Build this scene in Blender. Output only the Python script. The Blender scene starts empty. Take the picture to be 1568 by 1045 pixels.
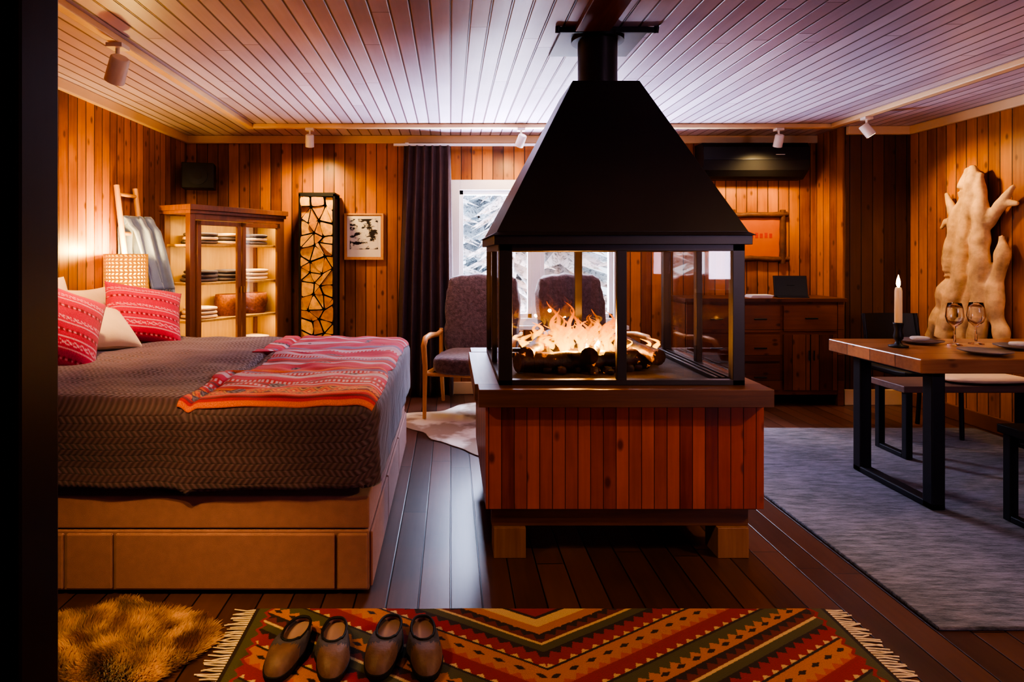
import bpy, math, random
import numpy as np
from mathutils import Vector, Matrix, noise, Euler
random.seed(7); np.random.seed(7)
sc = bpy.context.scene
COL = sc.collection
pi = math.pi

def S(r, g, b):
    f = lambda c: (c/255/12.92) if c/255 <= 0.04045 else ((c/255+0.055)/1.055)**2.4
    return (f(r), f(g), f(b), 1.0)

# ------------------------------------------------------------------ materials
class NT:
    def __init__(s, name):
        s.m = bpy.data.materials.new(name); s.m.use_nodes = True
        s.t = s.m.node_tree; s.n = s.t.nodes
        s.b = s.n['Principled BSDF']; s.out = s.n['Material Output']
    def node(s, typ, **kw):
        n = s.n.new(typ)
        for k, v in kw.items(): setattr(n, k, v)
        return n
    def link(s, a, b): s.t.links.new(a, b)
    def math(s, op, a, b=None, c=None):
        n = s.n.new('ShaderNodeMath'); n.operation = op
        for i, v in enumerate((a, b, c)):
            if v is None: continue
            if isinstance(v, (int, float)): n.inputs[i].default_value = v
            else: s.link(v, n.inputs[i])
        return n.outputs[0]
    def mix(s, f, a, b, mode='MIX'):
        n = s.n.new('ShaderNodeMix'); n.data_type = 'RGBA'; n.blend_type = mode
        for sock, v in ((n.inputs[0], f), (n.inputs[6], a), (n.inputs[7], b)):
            if isinstance(v, (int, float, tuple)): sock.default_value = v
            else: s.link(v, sock)
        return n.outputs[2]
    def obj(s): return s.node('ShaderNodeTexCoord').outputs['Object']
    def noise(s, vec, scale, detail=4, rough=.55, sc3=None):
        if sc3:
            mp = s.node('ShaderNodeMapping'); mp.inputs['Scale'].default_value = sc3
            s.link(vec, mp.inputs['Vector']); vec = mp.outputs[0]
        n = s.node('ShaderNodeTexNoise'); n.inputs['Scale'].default_value = scale
        n.inputs['Detail'].default_value = detail; n.inputs['Roughness'].default_value = rough
        s.link(vec, n.inputs['Vector']); return n.outputs['Fac']
    def rng(s, v, a, b, c=0., d=1.):
        n = s.node('ShaderNodeMapRange'); s.link(v, n.inputs[0])
        for i, x in enumerate((a, b, c, d)): n.inputs[i+1].default_value = x
        return n.outputs[0]
    def bump(s, h, strength=.3, dist=.01):
        n = s.node('ShaderNodeBump'); n.inputs['Strength'].default_value = strength
        n.inputs['Distance'].default_value = dist
        s.link(h, n.inputs['Height']); s.link(n.outputs[0], s.b.inputs['Normal'])
    def base(s, v):
        if isinstance(v, tuple): s.b.inputs['Base Color'].default_value = v
        else: s.link(v, s.b.inputs['Base Color'])

def M_simple(name, col, rough=.5, metal=0., var=.25, nscale=8., bump=.15, bscale=60., sheen=0., emit=None, es=0.):
    t = NT(name); o = t.obj()
    f = t.noise(o, nscale)
    dk = tuple(c*(1-var) for c in col[:3])+(1,); lt = tuple(min(1, c*(1+var)) for c in col[:3])+(1,)
    t.base(t.mix(t.rng(f, .3, .7), dk, lt))
    t.b.inputs['Roughness'].default_value = rough; t.b.inputs['Metallic'].default_value = metal
    if sheen: t.b.inputs['Sheen Weight'].default_value = sheen
    if bump: t.bump(t.noise(o, bscale, 3), bump, .004)
    if emit: t.b.inputs['Emission Color'].default_value = emit; t.b.inputs['Emission Strength'].default_value = es
    return t.m

def M_boards(name, across, along, width, c1, c2, cgroove, rough=.4, length=0., knots=True, gw=.05, bump=.5, coat=0., vary=.5, grain=.5):
    t = NT(name); o = t.obj()
    sp = t.node('ShaderNodeSeparateXYZ'); t.link(o, sp.inputs[0])
    ax = {'x': sp.outputs[0], 'y': sp.outputs[1], 'z': sp.outputs[2]}
    a = t.math('DIVIDE', ax[across], width); idx = t.math('FLOOR', a); fr = t.math('FRACT', a)
    wn0 = t.node('ShaderNodeTexWhiteNoise', noise_dimensions='1D'); t.link(idx, wn0.inputs['W'])
    rnd = wn0.outputs['Value']
    endm = None
    if length:
        l = t.math('ADD', t.math('DIVIDE', ax[along], length), t.math('MULTIPLY', rnd, 7.3))
        li = t.math('FLOOR', l); lf = t.math('FRACT', l)
        wn = t.node('ShaderNodeTexWhiteNoise', noise_dimensions='2D')
        cb = t.node('ShaderNodeCombineXYZ'); t.link(idx, cb.inputs[0]); t.link(li, cb.inputs[1])
        t.link(cb.outputs[0], wn.inputs['Vector']); rnd = wn.outputs['Value']
        endm = t.math('LESS_THAN', lf, .004/length*1.2)
    sh = t.node('ShaderNodeCombineXYZ')
    off = t.math('MULTIPLY', rnd, 13.7)
    for i in range(3): t.link(off, sh.inputs[i])
    ad = t.node('ShaderNodeVectorMath', operation='ADD'); t.link(o, ad.inputs[0]); t.link(sh.outputs[0], ad.inputs[1])
    v = ad.outputs[0]
    k = [14., 14., 14.]; k['xyz'.index(along)] = .9
    g = t.noise(v, 3.2, 6, .6, tuple(k))
    big = t.noise(v, 2.5, 3, .5, tuple([1.2]*3))
    f = t.math('ADD', t.math('MULTIPLY', g, grain), t.math('MULTIPLY', rnd, vary))
    f = t.math('ADD', f, t.math('MULTIPLY', t.math('SUBTRACT', big, .5), .5))
    c = t.mix(t.rng(f, .15, .85), c1, c2)
    if knots:
        vo = t.node('ShaderNodeTexVoronoi'); vo.inputs['Scale'].default_value = 1.
        mp = t.node('ShaderNodeMapping'); ks = [12., 12., 12.]; ks['xyz'.index(along)] = 6.5
        mp.inputs['Scale'].default_value = ks; t.link(v, mp.inputs[0]); t.link(mp.outputs[0], vo.inputs['Vector'])
        km = t.rng(vo.outputs['Distance'], .09, .2, 1, 0)
        c = t.mix(t.math('MULTIPLY', km, .7), c, tuple(x*.25 for x in c1[:3])+(1,))
    e = t.math('MINIMUM', fr, t.math('SUBTRACT', 1., fr))
    gm = t.rng(e, gw*.4, gw, 1, 0)
    if endm is not None: gm = t.math('MAXIMUM', gm, endm)
    c = t.mix(gm, c, cgroove); t.base(c)
    h = t.math('SUBTRACT', t.math('MULTIPLY', g, .08), gm)
    t.bump(h, bump, .006)
    t.b.inputs['Roughness'].default_value = rough
    if coat: t.b.inputs['Coat Weight'].default_value = coat; t.b.inputs['Coat Roughness'].default_value = .25
    return t.m

def M_vcol(name, rough=.9, bscale=250., bump=.4, sheen=.2, bdist=.004, dark=.35):
    t = NT(name); a = t.node('ShaderNodeAttribute', attribute_name='Col')
    o = t.obj(); f = t.noise(o, bscale, 2)
    t.base(t.mix(t.rng(f, .3, .7, .0, dark), a.outputs['Color'], (0.02, .015, .012, 1)))
    t.b.inputs['Roughness'].default_value = rough; t.b.inputs['Sheen Weight'].default_value = sheen
    t.bump(f, bump, bdist); return t.m

def M_glass(name, refl=.04, tint=(1, 1, 1, 1)):
    t = NT(name); tr = t.node('ShaderNodeBsdfTransparent'); tr.inputs[0].default_value = tint
    gl = t.node('ShaderNodeBsdfGlossy'); gl.inputs['Roughness'].default_value = .02
    lw = t.node('ShaderNodeLayerWeight'); lw.inputs[0].default_value = .5
    mx = t.node('ShaderNodeMixShader')
    t.link(t.math('ADD', t.math('MULTIPLY', t.math('POWER', lw.outputs['Facing'], 4.), .7), refl), mx.inputs[0])
    t.link(tr.outputs[0], mx.inputs[1]); t.link(gl.outputs[0], mx.inputs[2]); t.link(mx.outputs[0], t.out.inputs[0])
    return t.m

def M_emit(name, col, st):
    t = NT(name); t.base((0, 0, 0, 1)); t.b.inputs['Emission Color'].default_value = col
    t.b.inputs['Emission Strength'].default_value = st; return t.m

def M_flame(name, st):
    t = NT(name)
    g = t.node('ShaderNodeTexCoord').outputs['Generated']; sp = t.node('ShaderNodeSeparateXYZ'); t.link(g, sp.inputs[0])
    cr = t.node('ShaderNodeValToRGB'); e = cr.color_ramp.elements
    e[0].position = 0; e[0].color = (1, .50, .06, 1); e[1].position = 1; e[1].color = (1, .14, .006, 1)
    x = e.new(.25); x.color = (1, .46, .05, 1); x = e.new(.55); x.color = (1, .27, .015, 1)
    t.link(sp.outputs[2], cr.inputs[0])
    em = t.node('ShaderNodeEmission'); t.link(cr.outputs[0], em.inputs[0])
    nz = t.noise(t.obj(), 14, 3, .6, (1, 1, .4))
    t.link(t.math('MULTIPLY', t.rng(sp.outputs[2], 0, .8, 1.5, .3), st), em.inputs[1])
    tr = t.node('ShaderNodeBsdfTransparent'); mx = t.node('ShaderNodeMixShader')
    lw = t.node('ShaderNodeLayerWeight'); lw.inputs[0].default_value = .5
    edge = t.rng(lw.outputs['Facing'], .05, .85, 1, 0)
    fac = t.math('MULTIPLY', edge, t.rng(nz, .35, .62, .05, .75))
    t.link(fac, mx.inputs[0]); t.link(tr.outputs[0], mx.inputs[1]); t.link(em.outputs[0], mx.inputs[2])
    t.link(mx.outputs[0], t.out.inputs[0]); return t.m

# ------------------------------------------------------------------ mesh builder
class MB:
    def __init__(s, name):
        s.name = name; s.v = []; s.f = []; s.fm = []; s.sm = []; s.mats = []; s.T = Matrix.Identity(4)
    def mi(s, m):
        if m not in s.mats: s.mats.append(m)
        return s.mats.index(m)
    def add(s, vs, fs, mat, smooth=False):
        k = len(s.v); i = s.mi(mat)
        s.v += [tuple(s.T @ Vector(p)) for p in vs]
        for f in fs: s.f.append(tuple(a+k for a in f)); s.fm.append(i); s.sm.append(smooth)
    def box(s, x0, x1, y0, y1, z0, z1, mat):
        s.frus((x0, x1, y0, y1, z0), (x0, x1, y0, y1, z1), mat)
    def frus(s, b, t, mat):
        x0, x1, y0, y1, z0 = b; X0, X1, Y0, Y1, z1 = t
        s.add([(x0, y0, z0), (x1, y0, z0), (x1, y1, z0), (x0, y1, z0), (X0, Y0, z1), (X1, Y0, z1), (X1, Y1, z1), (X0, Y1, z1)],
              [(3, 2, 1, 0), (4, 5, 6, 7), (0, 1, 5, 4), (1, 2, 6, 5), (2, 3, 7, 6), (3, 0, 4, 7)], mat)
    def tube(s, pts, rad, mat, n=10, smooth=True, caps=True, flat=1.):
        pts = [Vector(p) for p in pts]
        if isinstance(rad, (int, float)): rad = [rad]*len(pts)
        vs = []; ref = None
        for i, p in enumerate(pts):
            d = (pts[min(i+1, len(pts)-1)]-pts[max(i-1, 0)]).normalized()
            if ref is None: ref = Vector((0, 0, 1)) if abs(d.z) < .9 else Vector((1, 0, 0))
            a = d.cross(ref).normalized(); b = d.cross(a).normalized()
            for k in range(n):
                th = 2*pi*k/n; vs.append(p+a*math.cos(th)*rad[i]+b*math.sin(th)*rad[i]*flat)
        fs = []
        for i in range(len(pts)-1):
            for k in range(n):
                k2 = (k+1) % n; fs.append((i*n+k, i*n+k2, (i+1)*n+k2, (i+1)*n+k))
        s.add(vs, fs, mat, smooth)
        if caps:
            s.add(vs[:n], [tuple(range(n))[::-1]], mat); s.add(vs[-n:], [tuple(range(n))], mat)
    def lathe(s, prof, c, mat, n=24, smooth=True):
        vs = [(c[0]+r*math.cos(2*pi*k/n), c[1]+r*math.sin(2*pi*k/n), c[2]+z) for r, z in prof for k in range(n)]
        fs = [(i*n+k, i*n+(k+1) % n, (i+1)*n+(k+1) % n, (i+1)*n+k) for i in range(len(prof)-1) for k in range(n)]
        s.add(vs, fs, mat, smooth)
    def grid(s, fn, nu, nv, mat, smooth=True):
        vs = [fn(i/nu, j/nv) for j in range(nv+1) for i in range(nu+1)]
        fs = [(j*(nu+1)+i, j*(nu+1)+i+1, (j+1)*(nu+1)+i+1, (j+1)*(nu+1)+i) for j in range(nv) for i in range(nu)]
        s.add(vs, fs, mat, smooth)
    def soft(s, c, h, mat, e=5., n=10, amp=0., fr=6.):
        c = Vector(c)
        for a in range(3):
            for sg in (-1, 1):
                def fn(u, v):
                    p = [0, 0, 0]; p[a] = sg; p[(a+1) % 3] = (u*2-1)*sg; p[(a+2) % 3] = v*2-1
                    q = sum(abs(x)**e for x in p)**(1/e); r = Vector([p[i]/q*h[i] for i in range(3)])
                    w = c+r
                    if amp: w = w+r.normalized()*amp*noise.noise(w*fr)
                    return w
                s.grid(fn, n, n, mat)
    def done(s, loc=None, rotz=0., bevel=0., solid=0., doubles=False, recenter=True, parent=None, rot=None):
        me = bpy.data.meshes.new(s.name)
        vs = s.v; off = Vector((0, 0, 0))
        if loc is None and recenter and not parent:
            A = np.array(vs); lo = A.min(0); hi = A.max(0)
            off = Vector(((lo[0]+hi[0])/2, (lo[1]+hi[1])/2, lo[2])); vs = [tuple(Vector(p)-off) for p in vs]
        me.from_pydata(vs, [], s.f)
        for m in s.mats: me.materials.append(m)
        me.polygons.foreach_set('material_index', s.fm); me.polygons.foreach_set('use_smooth', s.sm)
        if doubles:
            import bmesh
            bm = bmesh.new(); bm.from_mesh(me); bmesh.ops.remove_doubles(bm, verts=bm.verts, dist=1e-5)
            bmesh.ops.recalc_face_normals(bm, faces=bm.faces); bm.to_mesh(me); bm.free()
        me.update()
        o = bpy.data.objects.new(s.name, me); COL.objects.link(o)
        o.location = off if loc is None else loc; o.rotation_euler = rot if rot else (0, 0, rotz)
        if bevel:
            b = o.modifiers.new('bev', 'BEVEL'); b.width = bevel; b.segments = 2; b.limit_method = 'ANGLE'; b.angle_limit = .6
        if solid:
            b = o.modifiers.new('sol', 'SOLIDIFY'); b.thickness = solid
        if parent: o.parent = parent
        return o

def setcol(o, cols):
    a = o.data.color_attributes.new('Col', 'FLOAT_COLOR', 'POINT')
    a.data.foreach_set('color', np.asarray(cols, dtype=np.float32).ravel())

H = 2.317; XL = -2.375; XR = 3.83; YB = 5.63; YF = -1.2
# ------------------------------------------------------------------ material library
wall_c1 = S(112, 56, 12); wall_c2 = S(210, 130, 36); grv = S(42, 18, 5)
m_wallx = M_boards('pine_boards_back', 'x', 'z', .095, wall_c1, wall_c2, grv, .45, coat=.1)
m_wally = M_boards('pine_boards_side', 'y', 'z', .095, wall_c1, wall_c2, grv, .45, coat=.1)
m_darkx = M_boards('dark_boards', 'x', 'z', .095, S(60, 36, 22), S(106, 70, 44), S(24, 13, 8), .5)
m_ceil = M_boards('ceiling_boards', 'x', 'y', .088, S(180, 164, 180), S(226, 212, 226), S(98, 74, 84), .33, length=3.2, knots=False, gw=.08, bump=.6, vary=.5, grain=.3)
m_floor = M_boards('floor_boards', 'x', 'y', .115, S(56, 32, 24), S(104, 66, 52), S(14, 7, 5), .36, length=2.1, knots=False, gw=.035, bump=.4, coat=.15)
m_clad = M_boards('fireplace_cladding', 'x', 'z', .052, S(108, 38, 12), S(192, 90, 30), S(60, 20, 8), .4, coat=.15, gw=.04)
m_clady = M_boards('fireplace_cladding_side', 'y', 'z', .052, S(104, 40, 20), S(170, 84, 46), S(46, 14, 7), .4, coat=.15, gw=.04)
def M_wood(name, c1, c2, along='x', rough=.45, width=5.):
    return M_boards(name, {'x': 'y', 'y': 'x', 'z': 'x'}[along], along, width, c1, c2, c1, rough, gw=.0001, bump=.15, knots=False, vary=.1, grain=.9)
m_oak = M_wood('ledge_wood', S(74, 42, 26), S(122, 76, 48))
m_legw = M_wood('leg_wood', S(120, 76, 46), S(164, 114, 76), 'z')
m_cab = M_wood('cabinet_wood', S(84, 46, 24), S(134, 82, 46), 'z')
m_cabx = M_wood('cabinet_wood_light', S(160, 120, 62), S(208, 166, 96), 'z')
m_side = M_boards('sideboard_wood', 'z', 'x', .21, S(84, 46, 24), S(142, 84, 46), S(30, 12, 8), .45, gw=.01, knots=True)
m_tab = M_boards('table_wood', 'y', 'x', .19, S(144, 94, 60), S(204, 148, 100), S(80, 44, 26), .28, gw=.015, coat=.4)
m_blond = M_wood('blond_wood', S(190, 130, 70), S(224, 170, 104), 'z')
m_metal = M_simple('dark_metal', S(50, 40, 40), .40, .1, .15, 3, .08, 30)
m_black = M_simple('black_matte', S(18, 16, 18), .5, 0, .2, 5, .05)
m_steel = M_simple('powder_steel', S(34, 34, 40), .45, .3, .1, 5, .05)
m_trim = M_simple('cream_trim', S(220, 186, 140), .45, 0, .08, 3, .05)
m_trimd = M_simple('stained_trim', S(120, 70, 34), .45, 0, .15, 6, .05)
m_white = M_simple('white_paint', S(235, 232, 230), .4, 0, .04, 3, .03)
m_glass = M_glass('clear_glass', .015); m_fglass = M_glass('fireplace_glass', .06, (.97, .95, .93, 1))
m_curt = M_simple('curtain_fabric', S(74, 50, 48), .85, 0, .15, 20, .3, 300, sheen=.15)
m_base = M_simple('bed_fabric', S(164, 114, 98), .9, 0, .08, 30, .5, 500, sheen=.2)
m_linen = M_simple('pillow_linen', S(214, 184, 154), .9, 0, .06, 8, .3, 40)
m_wool = M_simple('curly_wool', S(104, 84, 84), 1., 0, .4, 40, 1., 90, sheen=.3)
m_bark = M_simple('bark', S(56, 34, 22), .9, 0, .4, 20, 1., 40)
m_endg = M_simple('log_end_grain', S(232, 174, 88), .8, 0, .3, 18, .4, 60)
m_endg2 = M_simple('log_end_grain_dark', S(200, 136, 62), .8, 0, .3, 18, .4, 60)
m_brass = M_simple('brass', S(190, 140, 60), .35, .9, .1, 5, 0)
m_drift = M_simple('driftwood', S(206, 166, 116), .75, 0, .38, 9, 1., 26)

# ------------------------------------------------------------------ room shell
b = MB('floor'); b.box(XL-.12, XR+.12, YF, YB+.12, -.1, 0, m_floor); b.done(loc=(0, 0, 0))
b = MB('ceiling'); b.box(XL-.12, XR+.12, YF, YB+.12, H, H+.1, m_ceil); b.done(loc=(0, 0, 0))
b = MB('wall_left'); b.box(XL-.12, XL, YF, YB+.12, 0, H, m_wally); b.done(loc=(0, 0, 0))
b = MB('wall_right'); b.box(XR, XR+.12, YF, YB+.12, 0, H, m_wally); b.done(loc=(0, 0, 0))
RW = (2.55, 3.65, .9, 2.0)  # opening for the added rear window
b = MB('wall_front')
b.box(XL, RW[0], YF-.12, YF, 0, H, m_wallx); b.box(RW[1], XR, YF-.12, YF, 0, H, m_wallx); b.box(RW[0], RW[1], YF-.12, YF, 0, RW[2], m_wallx); b.box(RW[0], RW[1], YF-.12, YF, RW[3], H, m_wallx); b.done(loc=(0, 0, 0))
WX0, WX1, WZ0, WZ1 = .02, 1.52, .62, 1.88
b = MB('wall_back')
b.box(XL, WX0, YB, YB+.12, 0, H, m_wallx); b.box(WX1, XR, YB, YB+.12, 0, H, m_wallx)
b.box(WX0, WX1, YB, YB+.12, 0, WZ0, m_wallx); b.box(WX0, WX1, YB, YB+.12, WZ1, H, m_wallx); b.done(loc=(0, 0, 0))
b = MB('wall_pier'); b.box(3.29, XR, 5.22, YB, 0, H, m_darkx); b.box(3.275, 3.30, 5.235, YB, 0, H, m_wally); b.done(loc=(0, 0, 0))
m_entr = M_simple('dark_partition', S(14, 9, 8), .8, 0, .2, 4, .1)
b = MB('wall_partition'); b.box(XL, -.66, .84, .95, 0, H, m_entr); b.done(loc=(0, 0, 0))
b = MB('trim_6'); b.box(-.68, -.61, .80, .97, 0, H, m_entr); b.box(-.63, -.592, .86, .95, 0, H, M_wood('jamb_wood', S(28, 16, 12), S(42, 26, 20), 'z')); b.done(bevel=.006)
b = MB('trim_1'); b.box(XL, 3.29, YB-.035, YB, H-.07, H, m_trim); b.done(bevel=.008)
b = MB('trim_2'); b.box(XL, XL+.035, .97, YB-.035, H-.07, H, m_trim); b.done(bevel=.008)
b = MB('trim_3'); b.box(XR-.035, XR, YF, 5.22, H-.07, H, m_trim); b.done(bevel=.008)
b = MB('trim_4')
b.box(-1.66, -1.61, .97, 5.15, H-.035, H, m_trim); b.box(-1.61, 3.10, 5.09, 5.15, H-.035, H, m_trim); b.box(3.09, 3.15, YF, 5.15, H-.035, H, m_trim)
b.box(3.29, XR, 5.18, 5.22, H-.07, H, m_trim); b.done(bevel=.006)
b = MB('baseboard_back'); b.box(XL, 3.27, YB-.02, YB, 0, .11, m_trim); b.done(bevel=.005)
b = MB('baseboard_pier'); b.box(3.27, XR, 5.20, 5.22, 0, .13, m_trim); b.done(bevel=.005)
b = MB('baseboard_left'); b.box(XL, XL+.02, .97, YB-.02, 0, .11, m_trim); b.done(bevel=.005)
b = MB('baseboard_right'); b.box(XR-.02, XR, YF, 5.2, 0, .11, m_trimd); b.done(bevel=.005)

def window(name, x0, x1, z0, z1, yi, s):
    b = MB(name)
    Y = lambda a, c: tuple(sorted((yi+s*a, yi+s*c)))
    def bx(xa, xb, a, c, za, zb, m): ya, yb = Y(a, c); b.box(xa, xb, ya, yb, za, zb, m)
    bx(x0-.04, x0+.06, -.025, .09, z0, z1+.04, m_white); bx(x1-.06, x1+.04, -.025, .09, z0, z1+.04, m_white)
    bx(x0+.06, x1-.06, -.025, .09, z1-.05, z1+.04, m_white); bx(x0+.06, x1-.06, -.025, .09, z0, z0+.06, m_white)
    bx(x0-.06, x1+.06, -.085, .09, z0-.035, z0, m_white)
    mx = (x0+x1)/2; bx(mx-.04, mx+.04, -.005, .09, z0+.06, z1-.05, m_white)
    for a, c in ((x0+.06, mx-.04), (mx+.04, x1-.06)):
        for q in ((a, a+.035), (c-.035, c)): bx(q[0], q[1], .015, .07, z0+.06, z1-.05, m_white)
        bx(a, c, .015, .07, z0+.06, z0+.1, m_white); bx(a, c, .015, .07, z1-.09, z1-.05, m_white)
        bx(a+.035, c-.035, .045, .05, z0+.1, z1-.09, m_glass)
    return b.done(bevel=.004)
window('window_1', WX0, WX1, WZ0, WZ1, YB, 1)
window('added_rear_window', *RW, YF, -1)  # unseen window added behind the camera to go with the rear fill

# exterior
m_snow = M_simple('snow', S(242, 245, 250), .8, 0, .03, 1, .3, 3)
t = NT('snowy_needles'); f = t.noise(t.obj(), 16, 5, .7); t.base(t.mix(t.rng(f, .34, .52), S(104, 118, 122), S(242, 246, 250))); t.b.inputs['Roughness'].default_value = .9; m_needle = t.m
b = MB('snow_ground')
b.grid(lambda u, v: (-14+30*u, 5.9+22*v, -.35+.25*noise.noise(Vector((u*9, v*7, 0)))+v*.9), 40, 30, m_snow); b.done()
for i, (tx, ty, th) in enumerate([(-.3, 9.2, 5.5), (.75, 8.3, 4.2), (1.7, 9.6, 6), (2.9, 8.9, 5), (-1.8, 10, 6), (.6, 12, 8), (2.2, 13, 8), (4.4, 11, 7), (-.9, 13.5, 9), (1.3, 11, 6)]):
    b = MB('spruce_tree'); b.tube([(0, 0, 0), (0, 0, th)], [.10, .02], m_bark, 8)
    L = 20
    for k in range(L):
        z = .35+(th-.5)*k/L; r = (1.15-1.0*k/L)*th/6; n = 26
        vs = [(0, 0, z+.30*th/6)]
        for a in range(n):
            rr = r*(1 if a % 2 else .5)*random.uniform(.75, 1.2)
            vs.append((rr*math.cos(2*pi*a/n+k), rr*math.sin(2*pi*a/n+k), z-(.14 if a % 2 else 0)+random.uniform(-.06, .06)))
        b.add(vs, [(0, 1+a, 1+(a+1) % n) for a in range(n)], m_needle)
    b.done(loc=(tx, ty, -.3))

# ------------------------------------------------------------------ fireplace island
b = MB('fireplace')
fx0, fx1, fy0, fy1 = .144, 1.28, 2.56, 3.58
b.box(fx0, fx1, fy0, fy0+.02, .21, .64, m_clad); b.box(fx0, fx1, fy1-.02, fy1, .21, .64, m_clad)
b.box(fx0, fx0+.02, fy0+.02, fy1-.02, .21, .64, m_clady); b.box(fx1-.02, fx1, fy0+.02, fy1-.02, .21, .64, m_clady)
b.box(fx0+.02, fx1-.02, fy0+.02, fy1-.02, .20, .24, m_oak)
b.box(.113, 1.292, 2.50, 2.62, .64, .711, m_oak); b.box(.113, 1.292, 3.48, 3.64, .64, .711, m_oak)
m_oaky = M_wood('ledge_wood_y', S(100, 66, 48), S(156, 110, 80), 'y')
b.box(.1, .215, 2.62, 3.48, .64, .709, m_oaky); b.box(1.195, 1.30, 2.62, 3.48, .64, .709, m_oaky)
b.box(.17, 1.235, 2.60, 2.66, .125, .20, m_oak); b.box(.17, 1.235, 3.45, 3.51, .125, .20, m_oak)
for xa, xb in ((.178, .31), (1.10, 1.228)):
    for ya in (2.58, 3.38): b.box(xa, xb, ya, ya+.13, 0, .125, m_legw)
    b.box(xa+.03, xb-.03, 2.66, 3.45, .125, .20, m_oak)
m_ash = M_simple('ash_tray', S(84, 70, 66), .8, 0, .3, 12, .6, 40)
b.box(.2, 1.214, 2.59, 3.49, .70, .716, m_ash)
gx0, gx1, gy0, gy1, gz0, gz1 = .20, 1.214, 2.585, 3.49, .711, 1.30
p = .042
b.box(gx0, gx0+.055, gy0, gy0+p, gz0, gz1, m_metal); b.box(gx1-.05, gx1, gy0, gy0+p, gz0, gz1, m_metal)
b.box(gx0, gx0+p, gy1-p, gy1, gz0, gz1, m_metal); b.box(gx1-p, gx1, gy1-p, gy1, gz0, gz1, m_metal)
mm = .707
for yy in (gy0, gy1-.03): b.box(mm-.02, mm+.02, yy, yy+.03, gz0+.02, gz1-.03, m_metal)
for xx in (gx0, gx1-.03): b.box(xx, xx+.03, 3.02, 3.055, gz0+.02, gz1-.03, m_metal)
for (a0, a1, a2, a3) in ((gx0, gx1, gy0, gy0+.035), (gx0, gx1, gy1-.035, gy1), (gx0, gx0+.035, gy0, gy1), (gx1-.035, gx1, gy0, gy1)):
    b.box(a0, a1, a2, a3, gz0, gz0+.022, m_metal); b.box(a0, a1, a2, a3, gz1-.035, gz1, m_metal)
b.box(gx1-.10, gx1-.085, gy0+.05, gy1-.05, .716, .735, m_metal); b.box(gx1-.07, gx1-.055, gy0+.05, gy1-.05, .716, .735, m_metal)
b.box(gx0+.055, gx1-.05, gy0+.012, gy0+.016, gz0+.02, gz1-.03, m_fglass); b.box(gx0+p, gx1-p, gy1-.02, gy1-.016, gz0+.02, gz1-.03, m_fglass)
b.box(gx0+.012, gx0+.016, gy0+p, gy1-p, gz0+.02, gz1-.03, m_fglass); b.box(gx1-.016, gx1-.012, gy0+p, gy1-p, gz0+.02, gz1-.03, m_fglass)
b.box(.178, 1.236, 2.563, 3.512, 1.292, 1.33, m_metal)
b.frus((.165, 1.248, 2.55, 3.525, 1.33), (.19, 1.225, 2.575, 3.50, 1.345), m_metal)
b.frus((.19, 1.225, 2.575, 3.50, 1.345), (.558, .862, 2.86, 3.20, 2.045), m_metal)
b.tube([(.71, 3.03, 2.03), (.71, 3.03, H)], .094, m_metal, 32)
b.tube([(.71, 3.03, 2.03), (.71, 3.03, 2.07)], .103, m_metal, 32)
b.box(.52, .93, 2.95, 3.32, H-.018, H, m_metal); b.box(.50, .96, 2.92, 2.935, H-.03, H-.004, m_black)
b.tube([(.71, 3.03, H-.04), (.71, 3.03, H-.015)], .125, m_black, 32)
for q in ((.50, 2.93), (.96, 2.93)): b.tube([(q[0], q[1], H-.03), (q[0], q[1]-.01, H-.002)], .012, m_black, 8)
fireplace = b.done(loc=(0, 0, 0), bevel=.003)
b = MB('hood_reflection_board'); b.box(.58, .74, 1.2, 2.915, H-.03, H, M_wood('hood_reflection_brown', S(92, 44, 30), S(130, 70, 50), 'y')); b.done(bevel=.004)  # brown board imitating the hood's reflection in the ceiling

t = NT('charred_log'); f = t.noise(t.obj(), 14, 5); t.base(t.mix(t.rng(f, .4, .6), S(20, 13, 11), S(84, 52, 36)))
t.link(t.mix(t.rng(f, .62, .72), (0, 0, 0, 1), (1, .25, .02, 1)), t.b.inputs['Emission Color']); t.b.inputs['Emission Strength'].default_value = 2.; t.bump(f, 1, .01); m_char = t.m
b = MB('burning_logs')
LG = [((.30, 2.84, .762), (.92, 2.94, .762), .046), ((.36, 3.20, .762), (1.0, 3.08, .762), .046), ((.34, 2.82, .80), (.52, 3.24, .83), .036), ((.62, 2.80, .795), (.74, 3.22, .84), .040), ((.94, 2.83, .785), (.80, 3.24, .83), .036)]
for p0, p1, r in LG:
    p0, p1 = Vector(p0), Vector(p1); pts = [p0.lerp(p1, i/8)+Vector((0, noise.noise(Vector((i*.7, r*99, 0)))*.02, noise.noise(Vector((i*.7, 5, r*80)))*.015)) for i in range(9)]
    b.tube(pts, [r*(1+.2*noise.noise(Vector((i*1.3, r*50, 3)))) for i in range(9)], m_char, 12)
for i in range(60):
    x, y = random.uniform(.3, 1.0), random.uniform(2.78, 3.3); r = random.uniform(.012, .028)
    b.soft((x, y, .718+r*.6), (r, r, r*.8), m_char, 2.5, 2, r*.4, 30)
b.done(loc=(0, 0, 0), parent=fireplace)
m_flame = M_flame('flame', 5.)
b = MB('fire_flames')
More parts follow.
